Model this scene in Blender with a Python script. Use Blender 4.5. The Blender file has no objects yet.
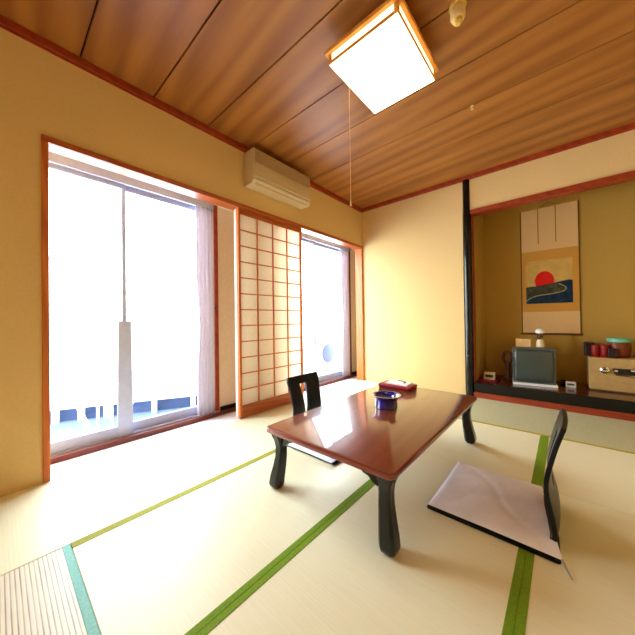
import bpy, bmesh, math, random
from mathutils import Vector, Matrix
random.seed(4)
PI = math.pi
scene = bpy.context.scene
COL = scene.collection

# ------------------------------------------------------------------ materials
def lin(c):
    return tuple((v/255/12.92 if v/255 <= .04045 else ((v/255+.055)/1.055)**2.4) for v in c) + (1,)

class NT:
    def __init__(s, name):
        s.m = bpy.data.materials.new(name); s.m.use_nodes = True
        s.t = s.m.node_tree; s.n = s.t.nodes; s.l = s.t.links
        s.b = s.n['Principled BSDF']; s.o = s.n['Material Output']
    def node(s, kind, **kw):
        n = s.n.new(kind)
        for k, v in kw.items(): setattr(n, k, v)
        return n
    def link(s, a, b): s.l.new(a, b)
    def setb(s, **kw):
        for k, v in kw.items(): s.b.inputs[k.replace('_', ' ')].default_value = v
    def coords(s, scale=(1, 1, 1), rot=(0, 0, 0)):
        tc = s.node('ShaderNodeTexCoord'); mp = s.node('ShaderNodeMapping')
        mp.inputs['Scale'].default_value = scale; mp.inputs['Rotation'].default_value = rot
        s.link(tc.outputs['Object'], mp.inputs['Vector']); return mp.outputs['Vector']
    def noise(s, vec, scale, detail=4, rough=.55):
        n = s.node('ShaderNodeTexNoise'); n.inputs['Scale'].default_value = scale
        n.inputs['Detail'].default_value = detail; n.inputs['Roughness'].default_value = rough
        s.link(vec, n.inputs['Vector']); return n.outputs['Fac']
    def ramp(s, fac, stops):
        r = s.node('ShaderNodeValToRGB'); e = r.color_ramp.elements
        while len(e) < len(stops): e.new(.5)
        for el, (p, c) in zip(e, stops): el.position = p; el.color = lin(c)
        s.link(fac, r.inputs['Fac']); return r.outputs['Color']
    def bump(s, fac, strength, dist=.002):
        b = s.node('ShaderNodeBump'); b.inputs['Strength'].default_value = strength
        b.inputs['Distance'].default_value = dist
        s.link(fac, b.inputs['Height']); s.link(b.outputs['Normal'], s.b.inputs['Normal'])

def plain(name, c, rough=.5, spec=.4, var=.06, scale=30, metal=0, coat=0, bump=0):
    t = NT(name); v = t.coords()
    f = t.noise(v, scale)
    lo = tuple(max(0, x*(1-var)) for x in c); hi = tuple(min(255, x*(1+var)) for x in c)
    t.link(t.ramp(f, [(.3, lo), (.7, hi)]), t.b.inputs['Base Color'])
    t.setb(Roughness=rough, Metallic=metal); t.b.inputs['Specular IOR Level'].default_value = spec
    if coat: t.b.inputs['Coat Weight'].default_value = coat; t.b.inputs['Coat Roughness'].default_value = .03
    if bump: t.bump(f, bump)
    return t.m

def wood(name, c_dark, c_light, stretch=(1, 14, 14), scale=2.2, rough=.4, spec=.4, coat=0, knots=False):
    t = NT(name); v = t.coords(stretch)
    d = t.noise(v, scale, 6, .6)
    w = t.node('ShaderNodeTexWave', wave_type='BANDS', bands_direction='DIAGONAL')
    w.inputs['Scale'].default_value = scale*.55; w.inputs['Distortion'].default_value = 7
    w.inputs['Detail'].default_value = 3; w.inputs['Detail Scale'].default_value = .7
    t.link(v, w.inputs['Vector'])
    mx = t.node('ShaderNodeMath', operation='ADD'); mu = t.node('ShaderNodeMath', operation='MULTIPLY')
    mu.inputs[1].default_value = .35
    t.link(w.outputs['Fac'], mu.inputs[0]); t.link(d, mx.inputs[0]); t.link(mu.outputs[0], mx.inputs[1])
    t.link(t.ramp(mx.outputs[0], [(.3, c_dark), (.95, c_light)]), t.b.inputs['Base Color'])
    t.setb(Roughness=rough); t.b.inputs['Specular IOR Level'].default_value = spec
    if coat: t.b.inputs['Coat Weight'].default_value = coat; t.b.inputs['Coat Roughness'].default_value = .02
    return t.m

def tatami(name, c1, c2, pitch, across, depth):
    t = NT(name)
    v = t.coords()
    w = t.node('ShaderNodeTexWave', wave_type='BANDS', bands_direction=across, wave_profile='SIN')
    w.inputs['Scale'].default_value = 2*PI/(20*pitch); w.inputs['Distortion'].default_value = 0
    t.link(v, w.inputs['Vector'])
    st = (2, 60, 1) if across == 'Y' else (60, 2, 1)
    f = t.noise(t.coords(st), 3, 4)
    mu = t.node('ShaderNodeMath', operation='MULTIPLY'); mu.inputs[1].default_value = depth
    ad = t.node('ShaderNodeMath', operation='ADD')
    t.link(w.outputs['Fac'], mu.inputs[0]); t.link(mu.outputs[0], ad.inputs[0]); t.link(f, ad.inputs[1])
    t.link(t.ramp(ad.outputs[0], [(.25, c1), (.75+.5*depth, c2)]), t.b.inputs['Base Color'])
    t.setb(Roughness=.42); t.b.inputs['Specular IOR Level'].default_value = .35
    t.bump(w.outputs['Fac'], .12, .001)
    return t.m

def emit(name, c, s):
    t = NT(name); e = t.node('ShaderNodeEmission')
    e.inputs['Color'].default_value = lin(c); e.inputs['Strength'].default_value = s
    t.link(e.outputs[0], t.o.inputs['Surface']); return t.m

def glass(name):
    t = NT(name); tr = t.node('ShaderNodeBsdfTransparent'); gl = t.node('ShaderNodeBsdfGlossy')
    gl.inputs['Roughness'].default_value = .01; tr.inputs['Color'].default_value = (.97, .985, .985, 1)
    lw = t.node('ShaderNodeLayerWeight'); pw = t.node('ShaderNodeMath', operation='POWER'); pw.inputs[1].default_value = 5
    ml = t.node('ShaderNodeMath', operation='MULTIPLY_ADD'); ml.inputs[1].default_value = .8; ml.inputs[2].default_value = .02
    mx = t.node('ShaderNodeMixShader')
    t.link(lw.outputs['Facing'], pw.inputs[0]); t.link(pw.outputs[0], ml.inputs[0])
    t.link(ml.outputs[0], mx.inputs[0]); t.link(tr.outputs[0], mx.inputs[1]); t.link(gl.outputs[0], mx.inputs[2])
    t.link(mx.outputs[0], t.o.inputs['Surface']); return t.m

def translucent(name, c, amount, rough=.8):
    t = NT(name); tl = t.node('ShaderNodeBsdfTranslucent'); mx = t.node('ShaderNodeMixShader')
    v = t.coords(); f = t.noise(v, 40)
    col = t.ramp(f, [(.3, tuple(x*.97 for x in c)), (.7, c)])
    t.link(col, t.b.inputs['Base Color']); t.link(col, tl.inputs['Color'])
    t.setb(Roughness=rough); mx.inputs[0].default_value = amount
    t.link(t.b.outputs[0], mx.inputs[1]); t.link(tl.outputs[0], mx.inputs[2])
    t.link(mx.outputs[0], t.o.inputs['Surface']); return t.m

M = {}
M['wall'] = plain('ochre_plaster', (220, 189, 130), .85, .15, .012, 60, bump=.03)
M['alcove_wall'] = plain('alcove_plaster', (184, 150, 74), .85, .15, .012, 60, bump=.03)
M['cream_wall'] = plain('cream_wall', (240, 224, 200), .8, .2, .02)
M['white_paint'] = plain('white_paint', (245, 243, 240), .7, .2, .01)
M['ceiling_wood'] = wood('cedar_ceiling', (128, 74, 28), (172, 112, 50), (.55, 5.5, 5.5), 1.3, .42, .35)
M['gap'] = plain('dark_gap', (40, 18, 8), .9, .1)
M['red_wood'] = wood('reddish_trim_wood', (132, 42, 14), (160, 60, 24), (6, 6, 6), 2, .4)
M['lintel_wood_y'] = wood('orange_trim_wood', (152, 68, 24), (186, 98, 42), (14, 1, 14), 2, .4)
M['post_wood'] = wood('orange_post_wood', (176, 84, 26), (214, 120, 48), (14, 14, 1), 2, .4)
M['pale_board'] = wood('pale_engawa_board', (222, 220, 222), (236, 234, 236), (14, 1, 14), 2, .35)
M['daylit_stile'] = wood('daylit_stile_wood', (232, 218, 198), (246, 236, 222), (14, 14, 1), 2, .4)  # rear shoji's left stile: overexposed daylight put into the wood colour
M['dark_sill'] = wood('dark_red_sill_wood', (96, 26, 14), (124, 40, 22), (14, 1, 14), 2, .35)
M['black_lacquer'] = plain('black_lacquer', (8, 7, 8), .2, .35, .1, 30, coat=.15)
M['black_wood'] = wood('black_stained_wood', (6, 6, 9), (18, 19, 24), (10, 10, 1), 3, .34, .25)
M['table_top'] = wood('red_brown_lacquer', (116, 50, 22), (128, 58, 28), (10, 1, 10), 1.6, .3, .3, coat=.9)
M['table_edge'] = wood('red_lacquer_edge', (112, 34, 22), (134, 46, 30), (1, 1, 10), 2, .25, .5, coat=.6)
M['dark_red_lacquer'] = plain('dark_red_lacquer', (66, 12, 12), .22, .5, .1, coat=.5)
M['alcove_front'] = wood('alcove_front_wood', (128, 44, 20), (150, 58, 28), (1, 14, 14), 2, .35)
M['black_base'] = plain('black_base', (16, 14, 16), .5)
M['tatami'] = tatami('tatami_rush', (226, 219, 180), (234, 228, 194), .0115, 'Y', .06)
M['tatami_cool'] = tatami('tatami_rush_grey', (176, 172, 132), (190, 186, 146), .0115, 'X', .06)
M['tatami_ribbed'] = tatami('tatami_rush_ribbed', (104, 88, 74), (226, 214, 188), .0115, 'Y', 1.6)
M['heri_green'] = plain('green_cloth_border', (112, 142, 22), .8, .2, .08, 120)
M['heri_olive'] = plain('olive_cloth_border', (150, 148, 52), .8, .2, .08, 120)
M['heri_yellow'] = plain('mustard_cloth_border', (178, 158, 34), .8, .2, .08, 120)
M['heri_daylit'] = plain('daylit_cloth_border', (140, 196, 186), .8, .2, .06, 120)  # this border's teal is cool daylight painted into the cloth
M['paper'] = translucent('shoji_paper', (255, 250, 236), .96)
M['curtain'] = translucent('lilac_curtain', (224, 216, 222), .3)
M['curtain_dark'] = translucent('plum_curtain', (120, 92, 98), .15)
M['alu'] = plain('pale_aluminium', (190, 200, 236), .4, .5, .02)
M['alu_grey'] = plain('grey_aluminium', (168, 162, 176), .4, .5, .02)
M['glass'] = glass('window_glass')
M['ac'] = plain('cream_plastic', (206, 188, 148), .45, .4, .02)
M['ac_dark'] = plain('taupe_plastic', (176, 152, 116), .45, .4, .02)
M['lamp_wood'] = wood('honey_lamp_wood', (214, 132, 40), (238, 168, 72), (4, 4, 4), 2, .4)
M['lamp_white'] = emit('lamp_diffuser', (255, 234, 196), 5.5)
M['lamp_side'] = emit('lamp_side_diffuser', (255, 228, 176), 2.4)
M['cushion'] = plain('lilac_grey_cotton', (236, 235, 246), .9, .1, .03, 9, bump=.15)
M['thread'] = plain('grey_thread', (150, 150, 150), .9)
M['blue_glass'] = plain('cobalt_glaze', (26, 22, 120), .08, .6, .1, coat=1)
M['red_cover'] = plain('crimson_cover', (150, 14, 44), .4, .4)
M['paper_white'] = plain('white_sheet', (246, 244, 238), .7, .2, .01)
M['pen'] = plain('dark_pen', (50, 42, 40), .3)
M['tv_body'] = plain('grey_tv_plastic', (84, 90, 90), .35, .5)
M['tv_frame'] = plain('silver_tv_bezel', (84, 88, 88), .3, .5)
M['tv_screen'] = plain('grey_green_screen', (58, 70, 66), .06, .6, .03)
M['chrome'] = plain('chrome', (220, 220, 220), .15, .5, .02, metal=1)
M['safe'] = plain('beige_safe_paint', (180, 146, 90), .45, .4, .03)
M['safe_dark'] = plain('dark_safe_edge', (110, 84, 46), .45, .4, .03)
M['black_plastic'] = plain('black_plastic', (20, 20, 20), .3)
M['cream_box'] = plain('cream_card', (232, 196, 128), .7)
M['brown_wood'] = wood('brown_carved_wood', (70, 34, 14), (110, 58, 24), (6, 6, 1), 3, .4)
M['red_dark'] = plain('deep_red_lacquer', (136, 12, 14), .4)
M['wine_black'] = plain('wine_black', (34, 10, 12), .45)
M['terracotta'] = plain('red_brown_pot', (120, 50, 20), .45)
M['mint'] = plain('mint_lid', (120, 190, 150), .5)
M['ivory'] = plain('ivory_porcelain', (232, 214, 176), .3)
M['white_gloss'] = plain('white_gloss', (240, 240, 238), .2)
M['scroll_gold'] = plain('gold_brocade', (206, 154, 70), .8, .2, .05, 150)
M['scroll_cream'] = plain('cream_silk', (224, 190, 134), .8, .2, .02, 150)
M['scroll_ribbon'] = plain('tan_ribbon', (150, 108, 62), .8)
M['scroll_edge'] = plain('brown_scroll_edge', (104, 62, 24), .7)
M['pic_sky'] = plain('painted_sky', (206, 172, 96), .8, .2, .05, 12)
M['pic_sun'] = plain('painted_sun', (216, 34, 22), .8, .2, .05, 60)
M['pic_hill'] = plain('painted_dark_hill', (66, 70, 56), .8, .2, .25, 25)
M['pic_sea'] = plain('painted_blue_sea', (30, 50, 72), .8, .2, .2, 25)
M['pic_foam'] = plain('painted_foam', (170, 160, 112), .8, .2, .1, 40)
M['detector_gold'] = plain('yellow_clear_plastic', (222, 182, 84), .2, .5, .1, coat=.5)
M['detector_pale'] = plain('pale_yellow_plastic', (232, 206, 140), .25, .5, .05)
M['cord'] = plain('pale_cord', (214, 164, 112), .7)
M['balcony_floor'] = plain('blue_grey_balcony', (84, 98, 132), .8, .1, .05, 8)
M['blue_dark'] = plain('slate_blue_panel', (50, 66, 98), .7, .2, .1, 12)
M['parapet'] = translucent('white_parapet_panel', (250, 250, 252), .5)
M['white_metal'] = plain('white_tube', (248, 248, 250), .4)
M['fan_blue'] = plain('blue_grey_grille', (84, 98, 142), .6)
M['hose_blue'] = plain('light_blue_hose', (64, 84, 140), .5)
M['concrete'] = plain('pale_concrete', (214, 214, 216), .9, .1, .04, 8)

# ------------------------------------------------------------------ mesh helpers
class MB:
    """collects shapes in world coordinates and links them as one mesh object"""
    def __init__(s): s.bm = bmesh.new()
    def _merge(s, b, mi=0):
        for f in b.faces: f.material_index = mi
        me = bpy.data.meshes.new('tmp'); b.to_mesh(me); b.free()
        s.bm.from_mesh(me); bpy.data.meshes.remove(me)
    def box(s, x0, x1, y0, y1, z0, z1, bev=0, seg=2, mi=0, mat=None):
        b = bmesh.new(); bmesh.ops.create_cube(b, size=1)
        bmesh.ops.scale(b, vec=(x1-x0, y1-y0, z1-z0), verts=b.verts)
        bmesh.ops.translate(b, vec=((x0+x1)/2, (y0+y1)/2, (z0+z1)/2), verts=b.verts)
        if bev: bmesh.ops.bevel(b, geom=b.edges[:], offset=bev, segments=seg, profile=.5, affect='EDGES')
        if mat is not None: bmesh.ops.transform(b, matrix=mat, verts=b.verts)
        s._merge(b, mi); return s
    def prism(s, pts, z0, z1, axis='Z', bev=0, seg=2, mi=0, mat=None):
        b = bmesh.new()
        def P(p, h):
            return {'Z': (p[0], p[1], h), 'Y': (p[0], h, p[1]), 'X': (h, p[0], p[1])}[axis]
        lo = [b.verts.new(P(p, z0)) for p in pts]; hi = [b.verts.new(P(p, z1)) for p in pts]
        b.faces.new(lo[::-1]); b.faces.new(hi); n = len(pts)
        for i in range(n): b.faces.new((lo[i], lo[(i+1) % n], hi[(i+1) % n], hi[i]))
        bmesh.ops.recalc_face_normals(b, faces=b.faces)
        if bev:
            es = [e for e in b.edges if e.calc_face_angle(0) > .6]
            bmesh.ops.bevel(b, geom=es, offset=bev, segments=seg, profile=.5, affect='EDGES')
        if mat is not None: bmesh.ops.transform(b, matrix=mat, verts=b.verts)
        s._merge(b, mi); return s
    def lathe(s, prof, c, n=28, mi=0, axis='Z'):
        b = bmesh.new(); rings = []
        for r, h in prof:
            ring = []
            for k in range(n):
                a = 2*PI*k/n; u, v = r*math.cos(a), r*math.sin(a)
                p = {'Z': (u, v, h), 'Y': (u, h, v), 'X': (h, u, v)}[axis]
                ring.append(b.verts.new((c[0]+p[0], c[1]+p[1], c[2]+p[2])))
            rings.append(ring)
        for A, B in zip(rings, rings[1:]):
            for k in range(n): b.faces.new((A[k], A[(k+1) % n], B[(k+1) % n], B[k]))
        b.faces.new(rings[0][::-1]); b.faces.new(rings[-1])
        bmesh.ops.recalc_face_normals(b, faces=b.faces)
        s._merge(b, mi); return s
    def tube(s, pts, r, n=10, mi=0, closed=False):
        b = bmesh.new(); P = [Vector(p) for p in pts]; rings = []; N = len(P)
        up = Vector((0, 0, 1))
        for i, p in enumerate(P):
            if closed: d = (P[(i+1) % N]-P[i-1]).normalized()
            else: d = (P[min(i+1, N-1)]-P[max(i-1, 0)]).normalized()
            ref = up if abs(d.dot(up)) < .95 else Vector((1, 0, 0))
            a = d.cross(ref).normalized(); c = d.cross(a).normalized()
            rr = r[i] if isinstance(r, (list, tuple)) else r
            rings.append([b.verts.new(p+rr*(math.cos(2*PI*k/n)*a+math.sin(2*PI*k/n)*c)) for k in range(n)])
        pairs = list(zip(rings, rings[1:])) + ([(rings[-1], rings[0])] if closed else [])
        for A, B in pairs:
            for k in range(n): b.faces.new((A[k], A[(k+1) % n], B[(k+1) % n], B[k]))
        if not closed: b.faces.new(rings[0][::-1]); b.faces.new(rings[-1])
        bmesh.ops.recalc_face_normals(b, faces=b.faces)
        s._merge(b, mi); return s
    def loft(s, sections, n=4, mi=0, bev=0):
        """sections: lists of points, same count"""
        b = bmesh.new(); rings = [[b.verts.new(p) for p in sec] for sec in sections]; n = len(rings[0])
        for A, B in zip(rings, rings[1:]):
            for k in range(n): b.faces.new((A[k], A[(k+1) % n], B[(k+1) % n], B[k]))
        b.faces.new(rings[0][::-1]); b.faces.new(rings[-1])
        bmesh.ops.recalc_face_normals(b, faces=b.faces)
        s._merge(b, mi); return s
    def grid(s, P, mi=0):
        """P[i][j] points -> sheet"""
        b = bmesh.new(); V = [[b.verts.new(p) for p in row] for row in P]
        for i in range(len(V)-1):
            for j in range(len(V[0])-1):
                b.faces.new((V[i][j], V[i+1][j], V[i+1][j+1], V[i][j+1]))
        s._merge(b, mi); return s
    def build(s, name, mats, parent=None, smooth=False, solid=0, bevel=0):
        me = bpy.data.meshes.new(name)
        off = Vector((0, 0, 0))
        if parent is not None:
            p = parent
            while p is not None: off += p.location; p = p.parent
            bmesh.ops.translate(s.bm, vec=-off, verts=s.bm.verts)
        s.bm.to_mesh(me); s.bm.free()
        for m in (mats if isinstance(mats, (list, tuple)) else [mats]): me.materials.append(M[m] if isinstance(m, str) else m)
        if smooth:
            for p in me.polygons: p.use_smooth = True
            try: me.set_sharp_from_angle(angle=math.radians(38))
            except Exception: pass
        o = bpy.data.objects.new(name, me); COL.objects.link(o)
        if parent is not None: o.parent = parent
        if solid:
            md = o.modifiers.new('thickness', 'SOLIDIFY'); md.thickness = solid; md.offset = 0
        if bevel:
            md = o.modifiers.new('bevel', 'BEVEL'); md.width = bevel; md.segments = 2; md.limit_method = 'ANGLE'
        return o

def tag(o, label, cat, group=None):
    o['label'] = label; o['category'] = cat
    if group: o['group'] = group
    return o
def thing(name, loc, label, cat, group=None):
    o = bpy.data.objects.new(name, None); COL.objects.link(o); o.location = loc
    o.empty_display_size = .05
    return tag(o, label, cat, group)
def struct(name, mb, mats, parent=None, **kw):
    o = mb.build(name, mats, parent, **kw)
    if parent is None: o['kind'] = 'structure'
    return o
def copy_tree(o, parent=None):
    c = o.copy(); COL.objects.link(c)
    if parent is not None: c.parent = parent
    for ch in list(o.children): copy_tree(ch, c)
    return c

# ------------------------------------------------------------------ setting
XR, YB, ZC = 3.33, -3.99, 2.39          # right wall, wall behind the camera, ceiling
OPEN0 = -3.215                           # left end of the window opening
ZL = 1.873                               # top of the lintel over the windows
XW = -.30                                # inner face of the outer window wall
AX0, AX1, AY = 1.375, 2.98, .62          # alcove

struct('floor', MB().box(-.0, XR, YB, 0, -.12, -.05), 'concrete')
struct('floor_veranda', MB().box(XW-.12, 0, -3.6, .6, -.12, -.012).box(-.075, 0, -3.21, -.0, -.012, 0).box(-.235, -.085, -3.59, .59, -.012, -.001), 'pale_board')
struct('wall_left', MB().box(-.1, 0, YB, OPEN0, -.05, 2.48).box(-.1, 0, OPEN0, 0, ZL, 2.48).box(-.1, 0, 0, .6, -.05, 2.48)
       .box(XW, -.1, -3.6, .6, 1.955, 2.05), 'wall')
struct('wall_back', MB().box(0, 1.29, 0, .1, -.05, 2.48).box(1.29, XR, .0, .1, 2.01, 2.48).box(AX1, XR, 0, .1, -.05, 2.01), 'wall')
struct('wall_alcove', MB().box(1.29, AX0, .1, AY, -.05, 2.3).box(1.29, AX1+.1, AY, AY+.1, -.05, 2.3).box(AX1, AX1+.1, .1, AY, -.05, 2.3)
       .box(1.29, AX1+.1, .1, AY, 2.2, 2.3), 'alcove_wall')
struct('wall_right', MB().box(XR, XR+.1, YB, .1, -.12, 2.48), 'wall')
struct('wall_rear', MB().box(-.1, XR+.1, YB-.1, YB, -.12, 2.48), 'wall')
# outer wall of the veranda with its two window openings
W1, W2, WB, WT = (-3.45, -2.075), (-1.33, .06), .0, 1.955
ow = MB()
for y0, y1 in ((-3.7, W1[0]), (W1[1], W2[0]), (W2[1], .7)): ow.box(XW-.12, XW, y0, y1, -.3, 2.05)
ow.box(XW-.12, XW, W1[0], W1[1], -.3, WB-.012).box(XW-.12, XW, W2[0], W2[1], -.3, WB-.012)
ow.box(XW-.12, XW, -3.7, .7, WT, 2.05)
ow.box(XW, -.1, -3.7, -3.6, -.1, 2.05).box(XW, -.1, .6, .7, -.1, 2.05)
struct('wall_veranda', ow, 'cream_wall')
struct('baseboard_veranda', MB().box(XW, XW+.008, W1[1]+.06, W2[0]-.03, 0, .058, .002).box(XW, XW+.008, W2[1]+.045, .6, 0, .058, .002), 'black_base')
struct('ceiling_veranda', MB().box(XW, -.1, -3.6, .6, 1.912, 1.955), 'white_paint')
# ceiling: broad cedar boards with fine seams
cm = MB()
ys = [-3.99, -3.83, -3.44, -3.052, -2.662, -2.272, -1.884, -1.49, -1.10, -.712, -.325, 0]
for a, b in zip(ys, ys[1:]):
    cm.box(0, XR, a+.004, b-.004, ZC, ZC+.02, .0015, 1)
cm.box(-.1, XR+.1, YB-.1, .1, ZC+.02, ZC+.06, mi=1)
ceil = struct('ceiling', cm, ['ceiling_wood', 'gap'])
# trim
struct('trim_1', MB().box(.0, .028, YB, 0, 2.35, ZC, .003).box(0, .012, YB, 0, 2.343, 2.35), 'red_wood')
struct('trim_2', MB().box(.028, XR, -.028, 0, 2.35, ZC, .003).box(.012, XR, -.012, 0, 2.343, 2.35), 'red_wood')
struct('trim_3', MB().box(-.1, .012, OPEN0, 0, 1.838, ZL, .003), 'lintel_wood_y')                    # window lintel
struct('trim_4', MB().box(-.04, .010, OPEN0, -3.186, 0, 1.838, .003), 'post_wood')
struct('trim_5', MB().box(-.1, .010, -.03, 0, 0, 1.838, .003), 'post_wood')
struct('trim_6', MB().box(-.25, -.235, -3.59, .59, -.012, .034, .003), 'dark_sill')                   # sill riser along the veranda
struct('trim_7', MB().box(AX0-.003, XR, -.02, .1, 1.965, 2.01, .003), 'red_wood')                     # alcove lintel
struct('trim_8', MB().prism([(1.287+.085*.5+.0425*math.cos(2*PI*k/24), .03+.055*math.sin(2*PI*k/24)) for k in range(24)], 0, ZC-.002), 'black_lacquer', smooth=True)  # alcove pillar
struct('trim_9', MB().box(1.366, 1.378, .02, .1, .155, 1.965), 'red_wood')
struct('trim_10', MB().box(AX0-.005, XR, -.012, .03, -.04, .055, .003), 'alcove_front')               # alcove floor edge
struct('floor_alcove', MB().box(AX0-.001, AX1, .0, AY, .055, .156, .004), ['black_lacquer', 'dark_red_lacquer'])
fa = bpy.data.objects['floor_alcove']
for p in fa.data.polygons:
    if p.normal.z > .9: p.material_index = 1
# red posts beside the veranda windows
struct('trim_11', MB().box(XW, XW+.03, W1[1], W1[1]+.04, .034, 1.912, .003), 'red_wood')
struct('trim_12', MB().box(XW, XW+.03, W2[1]-.005, W2[1]+.04, .034, 1.912, .003), 'dark_sill')

# windows
def window(name, y0, y1, ym, cover):
    root = MB(); xo = XW-.06
    root.box(xo, XW, y0, y1, -.012, .034, .003).box(xo, XW, y0, y1, 1.87, 1.955, .003)
    root.box(xo, XW, y0, y0+.03, .034, 1.87, .003).box(xo, XW, y1-.03, y1, .034, 1.87, .003)
    w = struct(name, root, 'alu_grey')
    for i, (a, b, x) in enumerate(((y0+.028, ym+.012, XW-.028), (ym-.012, y1-.028, XW-.052))):
        f = MB(); f.box(x, x+.02, a, b, .036, .105, .002).box(x, x+.02, a, b, 1.83, 1.87, .002)
        f.box(x, x+.02, a, a+.026, .105, 1.83, .002).box(x, x+.02, b-.026, b, .105, 1.83, .002)
        sash = f.build('sash', 'alu', w)
        MB().box(x+.007, x+.012, a+.026, b-.026, .105, 1.83).build('pane', 'glass', sash)
        if i == 0 and cover:  # added wide lower stile; bloom washing out the upper part is put into the shape
            c = MB().loft([[(x+.02, ym-.052, .036), (x+.034, ym-.052, .036), (x+.034, ym+.046, .036), (x+.02, ym+.046, .036)],
                           [(x+.02, ym-.044, .86), (x+.034, ym-.044, .86), (x+.034, ym+.036, .86), (x+.02, ym+.036, .86)]])
            c.build('stile_below_bloom', 'alu', sash)
        if i == 0:
            l = MB().box(x+.02, x+.045, ym-.02, ym-.005, .86, .90, .003).box(x+.03, x+.042, ym-.012, ym+.028, .885, .897, .003)
            l.build('latch', 'alu_grey', sash)
        if i == 1:
            MB().box(x+.02, x+.05, b-.022, b-.012, .13, .24, .003).build('handle', 'black_plastic', sash)
    return w
window('window_1', W1[0], W1[1], -2.758, True)
window('window_2', W2[0], W2[1], -.655, False)

# ------------------------------------------------------------------ tatami
UX, UY = .666, .7975
HB = .0235
def mat_thing(x0, x1, y0, y1, along, label, m='tatami', heri='heri_green', sides=(1, 1), hb=(HB, HB), gy=.0012):
    g = .0012
    t = thing('tatami_mat', ((x0+x1)/2, (y0+y1)/2, -.05), label, 'tatami mat', 'tatami mats covering the floor')
    MB().box(x0+g, x1-g, y0+gy, y1-gy, -.05, -.0015, .002, 1).build('rush_cover', m, t)
    hs = heri if isinstance(heri, tuple) else (heri, heri)
    for k in (0, 1):
        if not sides[k]: continue
        b = MB()
        if along == 'Y':
            xa = (x0+g*.2) if k == 0 else x1-g*.2-hb[1]
            b.box(xa, xa+hb[k], y0+gy, y1-gy, -.049, 0, .001, 1)
        else:
            ya = (y0+g*.2) if k == 0 else y1-g*.2-HB
            b.box(x0+g, x1-g, ya, ya+HB, -.049, 0, .001, 1)
        b.build('border', hs[k], t)
X1, X2, X3, X4 = .660, 1.341, 1.992, 2.66
Y1, Y2, Y3 = -.797, -1.59, -3.19
mat_thing(.0, X1, -1.86, 0, 'Y', 'pale tatami mat below the far window and shoji, reaching the corner', heri='heri_olive', sides=(0, 0))
mat_thing(.0, X1, -3.46, -1.86, 'Y', 'pale tatami mat along the sill of the large left window', heri='heri_olive', sides=(0, 0))
mat_thing(.0, X1, YB, -3.46, 'Y', 'pale tatami mat end at the foot of the bare left wall', heri='heri_olive', sides=(0, 0))
mat_thing(X1, X2, Y3, Y2, 'Y', 'pale tatami mat left of the broad green border, under the table\'s near-left leg', heri=('heri_olive', 'heri_green'), hb=(.036, HB))
mat_thing(X1, X2, Y2, Y1, 'Y', 'tatami mat under the far end of the table', heri=('heri_olive', 'heri_green'), hb=(.036, HB))
mat_thing(X1, X3, YB, Y3, 'X', 'ribbed tatami mat with a border coloured teal for cool daylight in the near left corner', m='tatami_ribbed', heri='heri_daylit')
mat_thing(X2, X3, Y3, Y2, 'Y', 'yellowish tatami mat between the two broad green borders, under the near table leg')
mat_thing(X2, X3, Y2, Y1, 'Y', 'tatami mat under the table\'s far right leg, before the dark seam', gy=.004)
mat_thing(X3, X4, Y3, Y2, 'Y', 'yellowish tatami mat right of the grey cushion and green border')
mat_thing(X3, X4, Y2, Y1, 'Y', 'tatami mat behind the right legless chair, towards the safe')
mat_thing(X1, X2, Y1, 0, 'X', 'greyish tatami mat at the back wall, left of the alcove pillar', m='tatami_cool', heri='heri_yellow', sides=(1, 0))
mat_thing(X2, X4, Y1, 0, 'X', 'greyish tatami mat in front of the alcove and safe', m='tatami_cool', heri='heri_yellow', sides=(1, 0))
mat_thing(X3, XR, YB, Y3, 'X', 'tatami mat crosswise behind the viewpoint at the rear wall')
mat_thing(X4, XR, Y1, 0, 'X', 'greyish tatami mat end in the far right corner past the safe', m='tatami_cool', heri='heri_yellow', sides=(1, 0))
mat_thing(X4, XR, Y3, Y1, 'Y', 'long tatami mat along the right wall')

# ------------------------------------------------------------------ shoji
def shoji(x, y0, y1, label, knob):
    t = thing('shoji_screen', (x, (y0+y1)/2, 0), label, 'shoji screen', 'sliding shoji screens between the windows')
    x0, x1 = x-.016, x+.016
    for a, b in ((y0, y0+.022), (y1-.026, y1)):
        MB().box(x0, x1, a, b, .002, 1.8375, .002).build('stile', 'daylit_stile' if knob and a == y0 else 'post_wood', t)
    MB().box(x0+.002, x1-.002, y0+.022, y1-.026, 1.79, 1.8375, .002).build('top_rail', 'lintel_wood_y', t)
    MB().box(x0+.002, x1-.002, y0+.022, y1-.026, .002, .108, .002).build('bottom_rail', 'lintel_wood_y', t)
    l = MB(); ya, yb = y0+.022, y1-.026
    for k in range(1, 4):
        y = ya+(yb-ya)*k/4; l.box(x+.0, x+.012, y-.005, y+.005, .108, 1.79)
    for k in range(1, 12):
        z = .108+(1.79-.108)*k/12; l.box(x+.001, x+.0125, ya, yb, z-.0045, z+.0045)
    l.build('lattice', 'post_wood', t)
    MB().box(x-.003, x-.0005, ya, yb, .108, 1.79).build('paper', 'paper', t)
    if knob:
        MB().lathe([(.004, 0), (.012, .003), (.013, .012), (.008, .016)], (x1-.002, y1-.013, .83), 14, axis='X').build('knob', 'black_plastic', t, smooth=True)
shoji(-.02, -1.993, -1.205, 'front shoji screen of cream paper squares between the two windows', False)
shoji(-.062, -1.988, -1.178, 'rear shoji screen, only its right edge and knob showing behind the front one', True)

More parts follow.
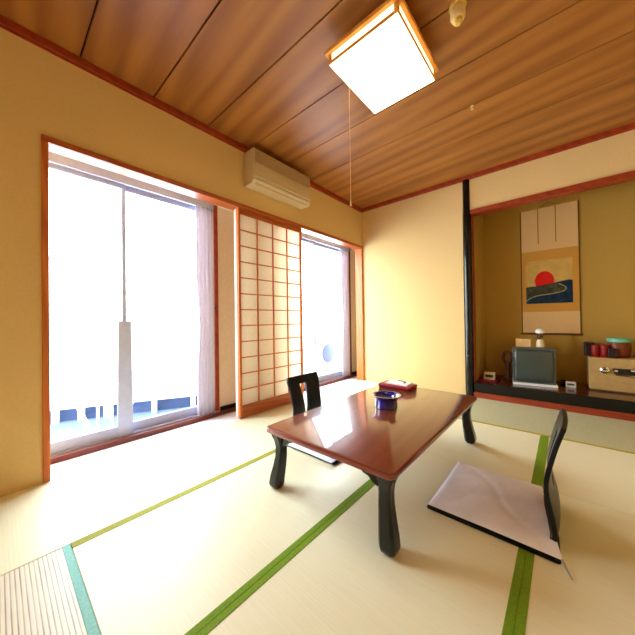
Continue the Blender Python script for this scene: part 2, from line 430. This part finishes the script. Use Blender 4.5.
# ------------------------------------------------------------------ curtains and rods
def curtain(y0, y1, x, z0, z1, folds, m, label, band=None):
    t = MB(); P = []
    nz, ny = 16, 60
    for i in range(nz+1):
        v = i/nz; z = z0+(z1-z0)*v; row = []
        gather = 1-.16*math.exp(-((v-.42)/.14)**2)
        for j in range(ny+1):
            u = j/ny
            y = y1-(y1-y0)*(1-u)*gather
            a = .013*(.75+.25*math.sin(5*v+2))
            row.append((x+a*math.sin(u*folds*2*PI+.5*math.sin(3*v)), y, z))
        P.append(row)
    t.grid(P)
    return t
cu = thing('curtain', (-.27, -2.16, .036), 'pale lilac curtain gathered at the right side of the large left window', 'curtain', 'curtains drawn aside')
curtain(-2.245, -2.085, -.265, .038, 1.850, 4, 'curtain', '').build('drape', 'curtain', cu, smooth=True, solid=.003)
MB().lathe([(.004, 0), (.010, .003), (.010, .012), (.005, .016)], (-.27, -2.072, .97), 14, axis='X').build('tieback_hook', 'black_plastic', cu, smooth=True)
cu2 = thing('curtain', (-.27, -.06, .036), 'pale lilac curtain gathered at the right side of the far small window', 'curtain', 'curtains drawn aside')
curtain(-.14, .05, -.268, .038, 1.850, 4, 'curtain', '').build('drape', 'curtain', cu2, smooth=True, solid=.003)
def rod(y0, y1, label):
    t = thing('curtain_rail', (-.268, (y0+y1)/2, 1.915), label, 'curtain rail', 'curtain rails above the windows')
    MB().box(-.279, -.257, y0, y1, 1.852, 1.912, .002).build('track', 'alu_grey', t)
rod(-3.42, -2.08, 'grey curtain rail over the large left window')
rod(-1.20, .05, 'grey curtain rail over the far small window')

# ------------------------------------------------------------------ outside
struct('floor_balcony', MB().box(-3.2, XW-.12, -4.6, 1.4, -.42, -.3), 'balcony_floor')
A, B = Vector((-2.62, -3.65)), Vector((-1.40, -1.27))
d = (B-A).normalized(); nrm = Vector((-d.y, d.x)); L = (B-A).length
def rotm(z=0): return Matrix.Translation((A.x, A.y, z)) @ Matrix.Rotation(math.atan2(d.y, d.x), 4, 'Z')
par = MB().box(0, L, 0, .05, -.14, .85, .004, mat=rotm())
for u in (-.09, .52, .76, 1.0, 1.25, 1.75, 2.2): par.box(u, u+.055, .0, .05, -.3, -.14, mat=rotm())
par.box(-.02, L+.02, -.03, .08, .85, .91, .006, mat=rotm())
struct('wall_balcony', par, 'parapet')
struct('wall_neighbour', MB().box(-.1, L+1.4, .10, .16, -.3, -.06, mat=rotm()), 'blue_dark')
# white U shaped tube stand
st = thing('laundry_stand', (-1.4, -2.66, -.3), 'white curved tube stand on the balcony behind the left window pane', 'laundry stand')
arc = [(-1.42, -2.90, .25), (-1.41, -2.86, .05), (-1.4, -2.815, -.10), (-1.4, -2.745, -.22), (-1.4, -2.64, -.275), (-1.4, -2.53, -.23), (-1.4, -2.45, -.10), (-1.41, -2.41, .05), (-1.42, -2.38, .25)]
def smooth_path(p, k=4):
    out = []
    for i in range(len(p)-1):
        P0, P1, P2, P3 = [Vector(p[max(0, min(len(p)-1, q))]) for q in (i-1, i, i+1, i+2)]
        for s in range(k):
            t = s/k
            out.append(.5*((2*P1)+(P2-P0)*t+(2*P0-5*P1+4*P2-P3)*t*t+(3*P1-P0-3*P2+P3)*t**3))
    out.append(Vector(p[-1])); return out
MB().tube(smooth_path(arc), .02, 10).build('bow', 'white_metal', st, smooth=True)
for y in (-2.715, -2.60): MB().tube([(-1.4, y, .25), (-1.4, y, -.25)], .012, 8).build('upright', 'white_metal', st, smooth=True)
MB().tube([(-1.42, -2.905, .25), (-1.42, -2.375, .25)], .016, 8).build('crossbar', 'white_metal', st, smooth=True)
# condenser unit outside the far window
oc = thing('outdoor_unit', (-.85, .17, -.3), 'white air conditioner outdoor unit with a round blue-grey fan behind the far window', 'air conditioner')
MB().box(-1.05, -.70, -.20, .58, .04, .62, .012).build('casing', 'white_metal', oc)
MB().lathe([(.145, 0), (.15, .004), (.15, .010), (.02, .016)], (-.70, .075, .325), 32, axis='X').build('fan_grille', 'fan_blue', oc, smooth=True)
for y in (-.1, .46): MB().box(-1.03, -.72, y-.04, y+.04, -.3, .04, .004).build('foot', 'concrete', oc)
hz = [(-.62, -.16, -.08), (-.64, .0, .015), (-.62, .16, .01), (-.6, .27, -.03), (-.58, .29, -.12), (-.6, .2, -.2), (-.6, .05, -.28), (-.6, -.16, -.28)]
tag(MB().tube(smooth_path(hz), .012, 8).build('hose', 'hose_blue', smooth=True), 'light blue hose looped on the balcony floor outside the far window', 'hose')

# ------------------------------------------------------------------ air conditioner
ac = thing('air_conditioner', (0, -1.51, 2.01), 'cream wall air conditioner above the shoji screen, touching the ceiling trim', 'air conditioner')
prof = [(0, 2.343), (.028, 2.343), (.125, 2.343), (.138, 2.33), (.140, 2.23), (.150, 2.215), (.152, 2.09), (.135, 2.055), (.09, 2.035), (0, 2.032)]
prof = [(.03, 2.335), (.138, 2.335), (.146, 2.325), (.146, 2.06), (.120, 2.035), (.0, 2.035), (0, 2.335)]
MB().prism(prof, -1.93, -1.22, 'Y', bev=.006).build('casing', 'ac', ac)
# intake, front flap and outlet
MB().box(.147, .151, -1.918, -1.232, 2.215, 2.325, .0015).build('upper_panel', 'ac_dark', ac)
MB().prism([(.147, 2.205), (.156, 2.203), (.159, 2.17), (.157, 2.09), (.147, 2.085)], -1.918, -1.232, 'Y', bev=.002).build('front_flap', 'ac', ac)
lou = MB().prism([(.147, 2.078), (.150, 2.076), (.126, 2.038), (.118, 2.034)], -1.90, -1.25, 'Y')
lou.build('louver', 'ac_dark', ac)
MB().box(.1475, .155, -1.27, -1.235, 2.09, 2.105, .001).build('badge', 'white_gloss', ac)

# ------------------------------------------------------------------ ceiling lamp and fittings
LX0, LX1, LY0, LY1, LZ0, LZ1 = 1.156, 1.562, -2.166, -1.668, 2.252, 2.326
lp = thing('ceiling_lamp', ((LX0+LX1)/2, (LY0+LY1)/2, ZC), 'square wooden framed ceiling lamp with a glowing white diffuser', 'ceiling lamp')
MB().box(LX0+.09, LX1-.09, LY0+.09, LY1-.09, LZ1-.01, ZC, .004).build('mount', 'lamp_wood', lp)
fr = MB()
def rim(f, z0, z1, w, o=0):
    f.box(LX0-o, LX1+o, LY0-o, LY0+w, z0, z1, .002).box(LX0-o, LX1+o, LY1-w, LY1+o, z0, z1, .002)
    f.box(LX0-o, LX0+w, LY0+w, LY1-w, z0, z1, .002).box(LX1-w, LX1+o, LY0+w, LY1-w, z0, z1, .002)
rim(fr, LZ1-.020, LZ1, .02, .016); rim(fr, LZ0, LZ0+.017, .012)
fr.box(LX0+.02, LX1-.02, LY0+.02, LY1-.02, LZ1-.008, LZ1-.002)
fr.build('frame', 'lamp_wood', lp)
for x in (LX0, LX1-.02):
    for y in (LY0, LY1-.02):
        MB().box(x, x+.02, y, y+.02, LZ0+.017, LZ1-.020, .002).build('corner_post', 'lamp_wood', lp)
sd = MB()
sd.box(LX0+.02, LX1-.02, LY0+.004, LY0+.008, LZ0+.017, LZ1-.020).box(LX0+.02, LX1-.02, LY1-.008, LY1-.004, LZ0+.017, LZ1-.020)
sd.box(LX0+.004, LX0+.008, LY0+.02, LY1-.02, LZ0+.017, LZ1-.020).box(LX1-.008, LX1-.004, LY0+.02, LY1-.02, LZ0+.017, LZ1-.020)
sd.build('side_band', 'lamp_side', lp)
MB().box(LX0+.004, LX1-.004, LY0+.004, LY1-.004, LZ0-.004, LZ0+.008, .003).build('diffuser', 'lamp_white', lp)
MB().tube([(LX0-.003, -1.965, LZ0+.005), (LX0-.003, -1.965, 1.56)], .002, 8).build('pull_cord', 'cord', lp)
MB().lathe([(.003, .03), (.006, .02), (.006, 0), (.003, -.002)], (LX0-.003, -1.965, 1.535), 10).build('cord_end', 'cord', lp, smooth=True)

dt = thing('ceiling_detector', (1.742, -1.885, ZC), 'small yellow ceiling detector hanging beside the lamp at the top edge', 'detector')
MB().lathe([(.040, 0), (.040, -.022), (.032, -.03)], (1.742, -1.885, ZC), 24).build('base', 'detector_gold', dt, smooth=True)
MB().lathe([(.026, -.028), (.034, -.036), (.034, -.072), (.028, -.082), (.024, -.083)], (1.742, -1.885, ZC), 24).build('sensor_head', 'detector_pale', dt, smooth=True)
MB().lathe([(.020, -.082), (.020, -.098), (.012, -.106), (.004, -.107)], (1.742, -1.885, ZC), 20).build('lens', 'detector_gold', dt, smooth=True)
hk = tag(MB().lathe([(.012, 0), (.012, -.006), (.006, -.009), (.006, -.018), (.009, -.026), (.003, -.030)], (1.631, -1.092, ZC), 14).build('ceiling_hook', 'detector_pale', smooth=True),
         'tiny pale hook screwed into the ceiling right of the lamp', 'hook')

# ------------------------------------------------------------------ low table
TX0, TX1, TY0, TY1, TZ = .95, 1.655, -2.478, -1.20, .31
tb = thing('low_table', ((TX0+TX1)/2, (TY0+TY1)/2, 0), 'glossy red-brown low table with black curved legs on the tatami', 'table')
def rrect(x0, x1, y0, y1, r, n=6):
    pts = []
    for cx, cy, a0 in ((x1-r, y1-r, 0), (x0+r, y1-r, 90), (x0+r, y0+r, 180), (x1-r, y0+r, 270)):
        for k in range(n+1):
            a = math.radians(a0+90*k/n); pts.append((cx+r*math.cos(a), cy+r*math.sin(a)))
    return pts
MB().prism(rrect(TX0, TX1, TY0, TY1, .028), TZ-.026, TZ-.003, bev=.004).build('edge_band', 'table_edge', tb, smooth=True)
MB().prism(rrect(TX0+.003, TX1-.003, TY0+.003, TY1-.003, .026), TZ-.004, TZ, bev=.002).build('tabletop', 'table_top', tb, smooth=True)
ap = MB()
for y in (TY0+.075, TY1-.095): ap.box(TX0+.09, TX1-.09, y, y+.02, TZ-.056, TZ-.026)
for x in (TX0+.06, TX1-.08): ap.box(x, x+.02, TY0+.11, TY1-.11, TZ-.056, TZ-.026)
ap.build('apron', 'black_lacquer', tb)
for sx in (0, 1):
    for sy in (0, 1):
        cx = TX0+.052 if sx == 0 else TX1-.052; cy = TY0+.058 if sy == 0 else TY1-.058
        ox = -1 if sx == 0 else 1; oy = -1 if sy == 0 else 1
        secs = []
        for z, off, hw in ((TZ-.026, .002, .036), (.262, .0, .034), (.24, -.003, .0275), (.205, -.006, .0245), (.16, -.005, .0255), (.11, .001, .0285), (.06, .009, .032), (.025, .013, .033), (.010, .013, .030), (0, .012, .022)):
            x, y = cx+ox*off, cy+oy*off*.9; c = hw*.35
            secs.append([(x-hw+c, y-hw, z), (x+hw-c, y-hw, z), (x+hw, y-hw+c, z), (x+hw, y+hw-c, z), (x+hw-c, y+hw, z), (x-hw+c, y+hw, z), (x-hw, y+hw-c, z), (x-hw, y-hw+c, z)])
        leg = MB().loft(secs).build('leg', 'black_lacquer', tb, smooth=True)
        # shaped bracket under the top, both ways from the leg
        br = MB()
        sh = [(.02, -.026), (.115, -.026), (.115, -.042), (.10, -.060), (.075, -.066), (.055, -.085), (.035, -.092), (.02, -.092)]
        br.prism([(cx-ox*a, TZ+b) for a, b in sh], cy-.011, cy+.011, 'Y')
        br.prism([(cy-oy*a, TZ+b) for a, b in sh], cx-.011, cx+.011, 'X')
        br.build('bracket', 'black_lacquer', leg, bevel=.003)

# ------------------------------------------------------------------ legless chairs with cushions
def make_chair(ox, oy, label):
    t = thing('legless_chair', (ox, oy, 0), label, 'floor chair', 'legless floor chairs at the low table')
    MB().prism([(ox+a, oy+b) for a, b in ((-.229, -.240), (-.221, -.247), (.222, -.247), (.228, -.240), (.222, -.1), (.19, .215), (.18, .225), (-.221, .225), (-.229, .215))], .0, .008, bev=.002).build('seat', 'black_wood', t, smooth=True)
    prof = [(.17, .0165), (.205, .0175), (.217, .036), (.213, .08), (.202, .13), (.193, .18), (.194, .23), (.206, .29), (.222, .355), (.238, .41), (.247, .438)]
    half = [.158, .162, .162, .156, .149, .145, .145, .150, .157, .162, .152]
    pp = [Vector((a, 0, b)) for a, b in prof]
    dense, hw = [], []
    K = 5
    for i in range(len(pp)-1):
        P0, P1, P2, P3 = [pp[max(0, min(len(pp)-1, q))] for q in (i-1, i, i+1, i+2)]
        for s in range(K):
            q = s/K
            dense.append(.5*((2*P1)+(P2-P0)*q+(2*P0-5*P1+4*P2-P3)*q*q+(3*P1-P0-3*P2+P3)*q**3)); hw.append(half[i]*(1-q)+half[i+1]*q)
    dense.append(pp[-1]); hw.append(half[-1])
    # panel with a wedge shaped opening
    b = bmesh.new(); rows = []
    for p, w in zip(dense, hw):
        z = p.z
        g = .010+.024*max(0, min(1, (z-.15)/.22))        # half width of the slot
        k0 = .012
        xs = [-w, -w*.8, -(g+w)*.5, k0-g, k0, k0+g, (g+w)*.5, w*.8, w]
        rows.append([b.verts.new((ox+p.x+.02*(abs(q)/.16)**2*-.35, oy+q, z)) for q in xs])
    for r0, r1 in zip(rows, rows[1:]):
        zc = (r0[0].co.z+r1[0].co.z)/2
        for j in range(8):
            if j in (3, 4) and .15 < zc < .375: continue
            b.faces.new((r0[j], r0[j+1], r1[j+1], r1[j]))
    mb = MB(); mb._merge(b)
    bk = mb.build('backrest', 'black_wood', t, smooth=True, solid=.016, bevel=.002)
    return t
def cushion(ox, oy, label, z0=.0085, tassel=False, skew=.078):
    t = thing('floor_cushion', (ox, oy, z0), label, 'cushion', 'thin square cushions on the floor chairs')
    n = 36; rnd = random.Random(7)
    hx, hy = .228, .244; cxo = .002
    def surf(sgn):
        P = []
        for i in range(n+1):
            row = []
            for j in range(n+1):
                u, v = 2*i/n-1, 2*j/n-1
                e = (1-u**6)*(1-v**6)
                pin = 1-.012*(1-abs(v))*abs(u)**3; pin2 = 1-.012*(1-abs(u))*abs(v)**3
                h = .011+sgn*(.011*e**.6)
                if sgn > 0:
                    h += e*(.004*math.sin(3.1*u+1.7*v+.6*math.sin(4*v))*math.sin(2.3*v-1.1*u)-.0035*math.exp(-((u*.8+v*.6-.08*math.sin(5*v)-.1)/.07)**2)-.002*math.exp(-((u*.9-v*.4+.25)/.06)**2))
                row.append((ox+cxo+hx*u*pin-skew*(u+1)/2*(v+1)/2, oy+hy*v*pin2, z0+h))
            P.append(row)
        return P
    m = MB().grid(surf(1)); bot = [r[::-1] for r in surf(-1)]; m.grid(bot)
    bmesh.ops.remove_doubles(m.bm, verts=m.bm.verts, dist=.0006)
    bmesh.ops.recalc_face_normals(m.bm, faces=m.bm.faces)
    m.build('cover', 'cushion', t, smooth=True)
    for sx in ((1,) if tassel else ()):
        for sy in (-1,):
            px, py = ox+cxo+hx*sx, oy+hy*sy; q = Vector((sx*.35, sy, 0)).normalized()
            MB().tube([(px-q.x*.006, py-q.y*.006, z0+.010), (px+q.x*.02, py+q.y*.02, z0+.006), (px+q.x*.055+.004, py+q.y*.055, .005)], [.003, .004, .0025], 6).build('tassel', 'thread', t, smooth=True)
    return t
# right chair: back towards the right, seat under its cushion
make_chair(1.86, -1.862, 'black legless chair right of the table, seen edge-on behind the grey cushion')
cushion(1.862, -1.864, 'lilac-grey square cushion lying in front of the right chair back', tassel=True)
c2 = make_chair(.86, -1.86, 'black legless chair beyond the table in front of the shoji, slot in its back')
c2.rotation_euler = (0, 0, PI)
k2 = cushion(.858, -1.858, 'lilac-grey cushion half hidden under the left edge of the table')
k2.rotation_euler = (0, 0, PI)

# ------------------------------------------------------------------ things on the table
bw = tag(MB().lathe([(.058, 0), (.066, .004), (.065, .022), (.064, .045), (.070, .060), (.084, .072), (.087, .078), (.081, .078), (.066, .068), (.056, .052), (.053, .022), (.02, .016), (.002, .015)], (1.283, -1.805, TZ), 40).build('bowl', 'blue_glass', smooth=True),
         'cobalt blue glazed bowl with a flared rim on the table', 'bowl')
R = lambda ang, c: Matrix.Translation(c) @ Matrix.Rotation(math.radians(ang), 4, 'Z')
fm = R(0, (1.105, -1.262, TZ))
fo = thing('folder', (1.105, -1.262, TZ), 'crimson box folder at the far end of the table', 'folder')
MB().box(-.132, .132, -.088, .062, .0, .024, .007, 3, mat=fm).build('cover', 'red_cover', fo)
ps = thing('paper_stack', (1.105, -1.262, TZ+.024), 'white paper sheets lying on the crimson folder', 'paper')
pm = MB()
for k in range(4): pm.box(-.092+.003*k, .096-.002*k, -.062, .062-.003*k, -.0000+.0242+.0025*k, .0266+.0025*k, mat=R(2*k-3, (1.112, -1.262, TZ)))
pm.build('sheet', 'paper_white', ps)
tag(MB().tube([(1.085, -1.222, TZ+.0378), (1.11, -1.227, TZ+.0395), (1.158, -1.246, TZ+.0395), (1.168, -1.268, TZ+.0385), (1.162, -1.288, TZ+.0375)], .0032, 8).build('pen', 'pen', smooth=True), 'dark slim pen lying on the white paper sheets', 'pen')

# ------------------------------------------------------------------ alcove: scroll
SX0, SX1, SZ0, SZ1 = 1.745, 2.245, .66, 2.062
sc = thing('hanging_scroll', ((SX0+SX1)/2, AY, SZ1), 'hanging scroll with a red sun over dark hills on the alcove wall', 'scroll')
yw = AY-.004
MB().box(SX0+.004, SX1-.004, yw-.003, yw+.002, SZ0+.01, SZ1-.005).build('mounting', 'scroll_gold', sc)
MB().box(SX0+.012, SX1-.012, yw-.005, yw-.0028, 1.585, SZ1-.008).build('upper_silk', 'scroll_cream', sc)
MB().box(SX0+.006, SX1-.006, yw-.005, yw-.0028, SZ0+.012, .905).build('lower_silk', 'scroll_cream', sc)
for x in (1.908, 2.058): MB().box(x-.004, x+.004, yw-.007, yw-.005, 1.66, SZ1-.008).build('ribbon', 'scroll_ribbon', sc)
for x in (SX0, SX1-.008): MB().box(x, x+.010, yw-.006, yw+.002, SZ0+.01, SZ1-.002).build('side_edge', 'scroll_edge', sc)
MB().tube([(SX0-.012, yw-.008, SZ0), (SX1+.012, yw-.008, SZ0)], .011, 12).build('roller', 'scroll_edge', sc, smooth=True)
MB().tube([(SX0-.002, yw-.004, SZ1), (SX1+.002, yw-.004, SZ1)], .006, 8).build('top_rod', 'scroll_gold', sc, smooth=True)
MB().tube([(1.93, yw-.004, SZ1+.005), (1.995, yw-.002, SZ1+.045), (2.06, yw-.004, SZ1+.005)], .0022, 6).build('hanging_cord', 'scroll_edge', sc)
PX0, PX1, PZ0, PZ1 = 1.79, 2.188, .995, 1.475
pic = MB().box(PX0, PX1, yw-.006, yw-.0035, PZ0, PZ1).build('painting', 'pic_sky', sc)
ex = lambda m, name, mt, k: m.build(name, mt, pic)
sun = MB().prism([(1.955+.083*math.cos(2*PI*k/40), 1.245+.108*math.sin(2*PI*k/40)) for k in range(40)], yw-.0072, yw-.0055, 'Y'); sun.build('sun', 'pic_sun', pic)
MB().prism([(PX0+.002, PZ0+.002), (PX1-.002, PZ0+.002), (PX1-.002, 1.235), (PX1-.03, 1.242), (2.06, 1.222), (1.95, 1.20), (1.87, 1.19), (PX0+.002, 1.185)], yw-.0084, yw-.0068, 'Y').build('sea', 'pic_sea', pic)
MB().prism([(PX0+.002, 1.06), (1.86, 1.085), (1.98, 1.10), (2.09, 1.12), (2.13, 1.15), (2.10, 1.19), (2.05, 1.215), (1.96, 1.19), (1.87, 1.18), (PX0+.002, 1.175)], yw-.0096, yw-.008, 'Y').build('hill', 'pic_hill', pic)
fo_pts = [(PX0+.004, 1.03), (1.83, 1.06), (1.90, 1.085), (2.0, 1.098), (2.10, 1.118), (2.135, 1.15), (2.115, 1.18), (2.075, 1.205)]
MB().tube(smooth_path([(a, yw-.0096, b) for a, b in fo_pts]), .005, 6).build('foam_line', 'pic_foam', pic)

# ------------------------------------------------------------------ alcove: things on the board
AZ = .156
tvm = Matrix.Translation((1.868, .20, AZ)) @ Matrix.Rotation(math.radians(7), 4, 'Z')
bd = tag(MB().box(-.172, .188, -.03, .28, 0, .022, .004, mat=tvm).build('tv_board', 'paper_white'), 'white board under the television on the dark alcove floor', 'board')
tv = thing('television', (1.868, .20, AZ+.022), 'grey tube television with rounded screen in the alcove', 'television')
t2 = tvm @ Matrix.Translation((0, 0, .022))
cab = MB()
cab.loft([[t2 @ Vector(p) for p in ((-.168, .0, .0), (.172, .0, .0), (.172, .0, .355), (-.168, .0, .355))],
          [t2 @ Vector(p) for p in ((-.168, .09, .0), (.172, .09, .0), (.172, .09, .355), (-.168, .09, .355))],
          [t2 @ Vector(p) for p in ((-.115, .30, .03), (.12, .30, .03), (.12, .30, .30), (-.115, .30, .30))]])
cab.build('cabinet', 'tv_body', tv, bevel=.012)
bz = MB(); 
for a in ((-.170, .174, -.012, .004, .335, .357), (-.170, .174, -.012, .004, -.0, .018), (-.170, -.158, -.012, .004, .018, .335), (.162, .174, -.012, .004, .018, .335)): bz.box(*a, .003, mat=t2)
bz.build('bezel', 'tv_frame', tv)
P = []
for i in range(13):
    row = []
    for j in range(13):
        u, v = 2*i/12-1, 2*j/12-1
        row.append(t2 @ Vector((.002+.162*u, -.006-.016*(1-u*u)*(1-.4*v*v)-.006*(1-v*v), .1765+.165*v)))
    P.append(row)
MB().grid(P).build('screen', 'tv_screen', tv, smooth=True, solid=.004)

fz = AZ+.022+.3585
ft = tvm @ Matrix.Translation((0, 0, .022+.3585))
pt = lambda x, y, z=0: ft @ Vector((x, y, z))
fg = thing('figurine', pt(.065, .06), 'small figurine with a white cap standing on the television', 'figurine')
c = pt(.065, .06)
MB().lathe([(.026, 0), (.034, .006), (.036, .03), (.030, .065), (.022, .085), (.016, .092)], c, 20).build('body', 'ivory', fg, smooth=True)
MB().lathe([(.014, .090), (.024, .100), (.026, .122), (.022, .142), (.016, .15)], c, 20).build('head', 'brown_wood', fg, smooth=True)
MB().lathe([(.030, .144), (.037, .150), (.038, .166), (.030, .184), (.014, .194), (.004, .196)], c, 20).build('cap', 'white_gloss', fg, smooth=True)
MB().lathe([(.0235, .084), (.026, .088), (.022, .095)], c, 20).build('collar', 'chrome', fg, smooth=True)
cb = thing('small_carton', pt(-.075, .10), 'small cream carton lying on the television, left of the figurine', 'box')
MB().box(-.138, -.012, .07, .13, .0, .080, .004, mat=ft).build('body', 'cream_box', cb)
MB().box(-.139, -.011, .069, .131, .064, .083, .003, mat=ft).build('lid', 'cream_box', cb)

# carved ornament left of the television
og = thing('carved_ornament', (1.63, .40, AZ), 'brown carved ornament with a curled top left of the television', 'ornament')
MB().lathe([(.05, 0), (.052, .012), (.04, .02), (.022, .04), (.018, .08), (.024, .13), (.03, .17), (.02, .2)], (1.63, .40, AZ), 18).build('stem', 'brown_wood', og, smooth=True)
MB().tube([(1.625+.042*math.cos(a), .40, AZ+.245+.062*math.sin(a)) for a in [2*PI*k/24 for k in range(24)]], .017, 10, closed=True).build('curl', 'brown_wood', og, smooth=True)

# small cream device on a red tray
tr = thing('red_tray', (1.475, .25, AZ), 'red lacquer tray at the left end of the alcove floor', 'tray')
MB().box(1.392, 1.56, .12, .38, .0+AZ, .010+AZ, .003).build('base', 'red_dark', tr)
rm = MB()
rm.box(1.392, 1.56, .12, .128, AZ+.010, AZ+.02, .001).box(1.392, 1.56, .372, .38, AZ+.010, AZ+.02, .001).box(1.392, 1.40, .128, .372, AZ+.010, AZ+.02, .001).box(1.552, 1.56, .128, .372, AZ+.010, AZ+.02, .001)
rm.build('rim', 'red_dark', tr)
dv = thing('small_device', (1.478, .21, AZ+.010), 'small cream box with a dark slotted front on the red tray', 'device')
MB().prism([(.205, AZ+.010), (.29, AZ+.010), (.285, AZ+.085), (.235, AZ+.085)], 1.425, 1.53, 'X', bev=.006).build('housing', 'ivory', dv, smooth=True)
MB().box(1.442, 1.515, .207, .213, AZ+.034, AZ+.062, .002).build('front_panel', 'pen', dv)

# little silvery box
wb = thing('tissue_case', (2.148, .33, AZ), 'little white box with a dark slot between television and safe', 'box')
MB().box(2.112, 2.188, .30, .37, AZ, AZ+.055, .006).build('body', 'white_gloss', wb)
MB().box(2.124, 2.176, .296, .303, AZ+.022, AZ+.042, .002).build('slot', 'tv_frame', wb)
tag(MB().lathe([(.03, 0), (.045, .012), (.05, .03), (.046, .03), (.03, .016), (.004, .012)], (2.118, .50, AZ), 26).build('dish', 'dark_red_lacquer', smooth=True), 'dark red lacquer dish right of the television', 'dish')

# safe
sf = thing('safe', (2.52, .44, AZ), 'beige safe with a chrome dial at the right end of the alcove', 'safe')
SXa, SXb, SYa, SZa, SZb = 2.278, 2.79, .30, AZ, .463
MB().box(SXa, SXb, SYa, AY-.01, SZa+.012, SZb, .006).build('body', 'safe', sf)
MB().box(SXa+.01, SXb-.01, SYa+.012, AY-.02, SZa, SZa+.014, .002).build('plinth', 'safe_dark', sf)
dl = MB().lathe([(.031, 0), (.031, -.006), (.026, -.008), (.024, -.026), (.018, -.030)], (2.383, SYa, .352), 24, axis='Y').build('dial', 'chrome', sf, smooth=True)
MB().box(2.366, 2.400, SYa-.036, SYa-.028, .356, .366, .002).build('grip', 'black_plastic', dl)
hd = MB().prism([(2.432, .375), (2.62, .375), (2.62, .312), (2.46, .312), (2.445, .325)], SYa-.010, SYa+.004, 'Y', bev=.003).build('handle_recess', 'black_plastic', sf)
MB().tube([(2.452, SYa-.014, .318), (2.60, SYa-.022, .314), (2.618, SYa-.014, .316)], .006, 8).build('lever', 'chrome', hd, smooth=True)
MB().lathe([(.012, 0), (.012, -.006), (.005, -.008)], (2.455, SYa-.009, .352), 16, axis='Y').build('keyhole', 'chrome', hd, smooth=True)
MB().box(2.545, 2.60, SYa-.0125, SYa-.009, .357, .369, .001).build('marker', 'ivory', hd)

# on the safe
zs = SZb
bx = thing('black_box', (2.30, .52, zs), 'black-red box at the back left on the safe', 'box')
MB().box(2.258, 2.325, .44, .60, zs, zs+.115, .006).build('body', 'wine_black', bx)
MB().box(2.256, 2.327, .438, .602, zs+.10, zs+.125, .006).build('lid', 'wine_black', bx)
def caddy(x, y, r, h, label):
    t = thing('tea_caddy', (x, y, zs), label, 'tea caddy', 'tea caddies on the safe')
    MB().lathe([(r*.9, 0), (r, .006), (r, h*.7), (r*.97, h*.71)], (x, y, zs), 26).build('body', 'red_dark', t, smooth=True)
    MB().lathe([(r*1.02, h*.70), (r*1.03, h*.72), (r*1.03, h*.9), (r*.85, h*.98), (r*.3, h)], (x, y, zs), 26).build('lid', 'red_dark', t, smooth=True)
caddy(2.332, .40, .030, .112, 'dark red tea caddy on the safe, left of the pair')
caddy(2.392, .385, .031, .118, 'dark red tea caddy on the safe, nearer the mint-lidded pot')
tag(MB().prism([(2.405, zs), (2.475, zs), (2.462, zs+.085), (2.415, zs+.085)], .335, .37, 'Y', bev=.005).build('black_case', 'wine_black'), 'black case standing before the mint-lidded pot on the safe', 'case')
pot = thing('tea_pot_jar', (2.492, .45, zs), 'red-brown jar with a mint green lid on the safe', 'jar')
MB().lathe([(.062, 0), (.072, .01), (.078, .05), (.078, .11), (.072, .14)], (2.492, .45, zs), 30).build('body', 'terracotta', pot, smooth=True)
MB().lathe([(.074, .138), (.082, .144), (.084, .165), (.078, .178), (.03, .182)], (2.492, .45, zs), 30).build('lid', 'mint', pot, smooth=True)

# little nail plate on the pillar
tag(MB().box(1.312, 1.338, -.034, -.022, .437, .444, .001).build('nail_plate', 'chrome'), 'short metal strip on the black alcove pillar', 'metal strip')

# ------------------------------------------------------------------ light
w = bpy.data.worlds.new('sky'); scene.world = w; w.use_nodes = True
nt = w.node_tree; bg = nt.nodes['Background']
bg.inputs['Color'].default_value = (.80, .90, 1, 1); bg.inputs['Strength'].default_value = 19.5
def portal(y0, y1):
    l = bpy.data.lights.new('window_portal', 'AREA'); l.shape = 'RECTANGLE'; l.size = 1.95; l.size_y = y1-y0
    l.cycles.is_portal = True
    o = bpy.data.objects.new('window_portal', l); COL.objects.link(o)
    o.location = (XW-.10, (y0+y1)/2, .98); o.rotation_euler = (0, -PI/2, 0)
portal(*W1); portal(*W2)

# ------------------------------------------------------------------ camera
cam = bpy.data.cameras.new('camera'); co = bpy.data.objects.new('camera', cam); COL.objects.link(co)
cam.sensor_width = 36; cam.lens = 36*280.666/635; cam.clip_start = .05
r = Vector((.75196283, .65905924, -.01388625)); u = Vector((.01593599, .00288466, .99986885)); f = Vector((-.65901286, .7520855, .0083336))
m = Matrix((( r.x, u.x, -f.x), (r.y, u.y, -f.y), (r.z, u.z, -f.z))).to_4x4()
m.translation = (2.10684786, -3.37349866, .85)
co.matrix_world = m
scene.camera = co
vs = scene.view_settings
vs.view_transform = 'Standard'; vs.look = 'None'; vs.exposure = 0; vs.gamma = 1; vs.use_curve_mapping = False
scene.cycles.max_bounces = 12; scene.cycles.diffuse_bounces = 8; scene.cycles.transparent_max_bounces = 12
scene.cycles.use_denoising = True
scene.cycles.sample_clamp_indirect = 6
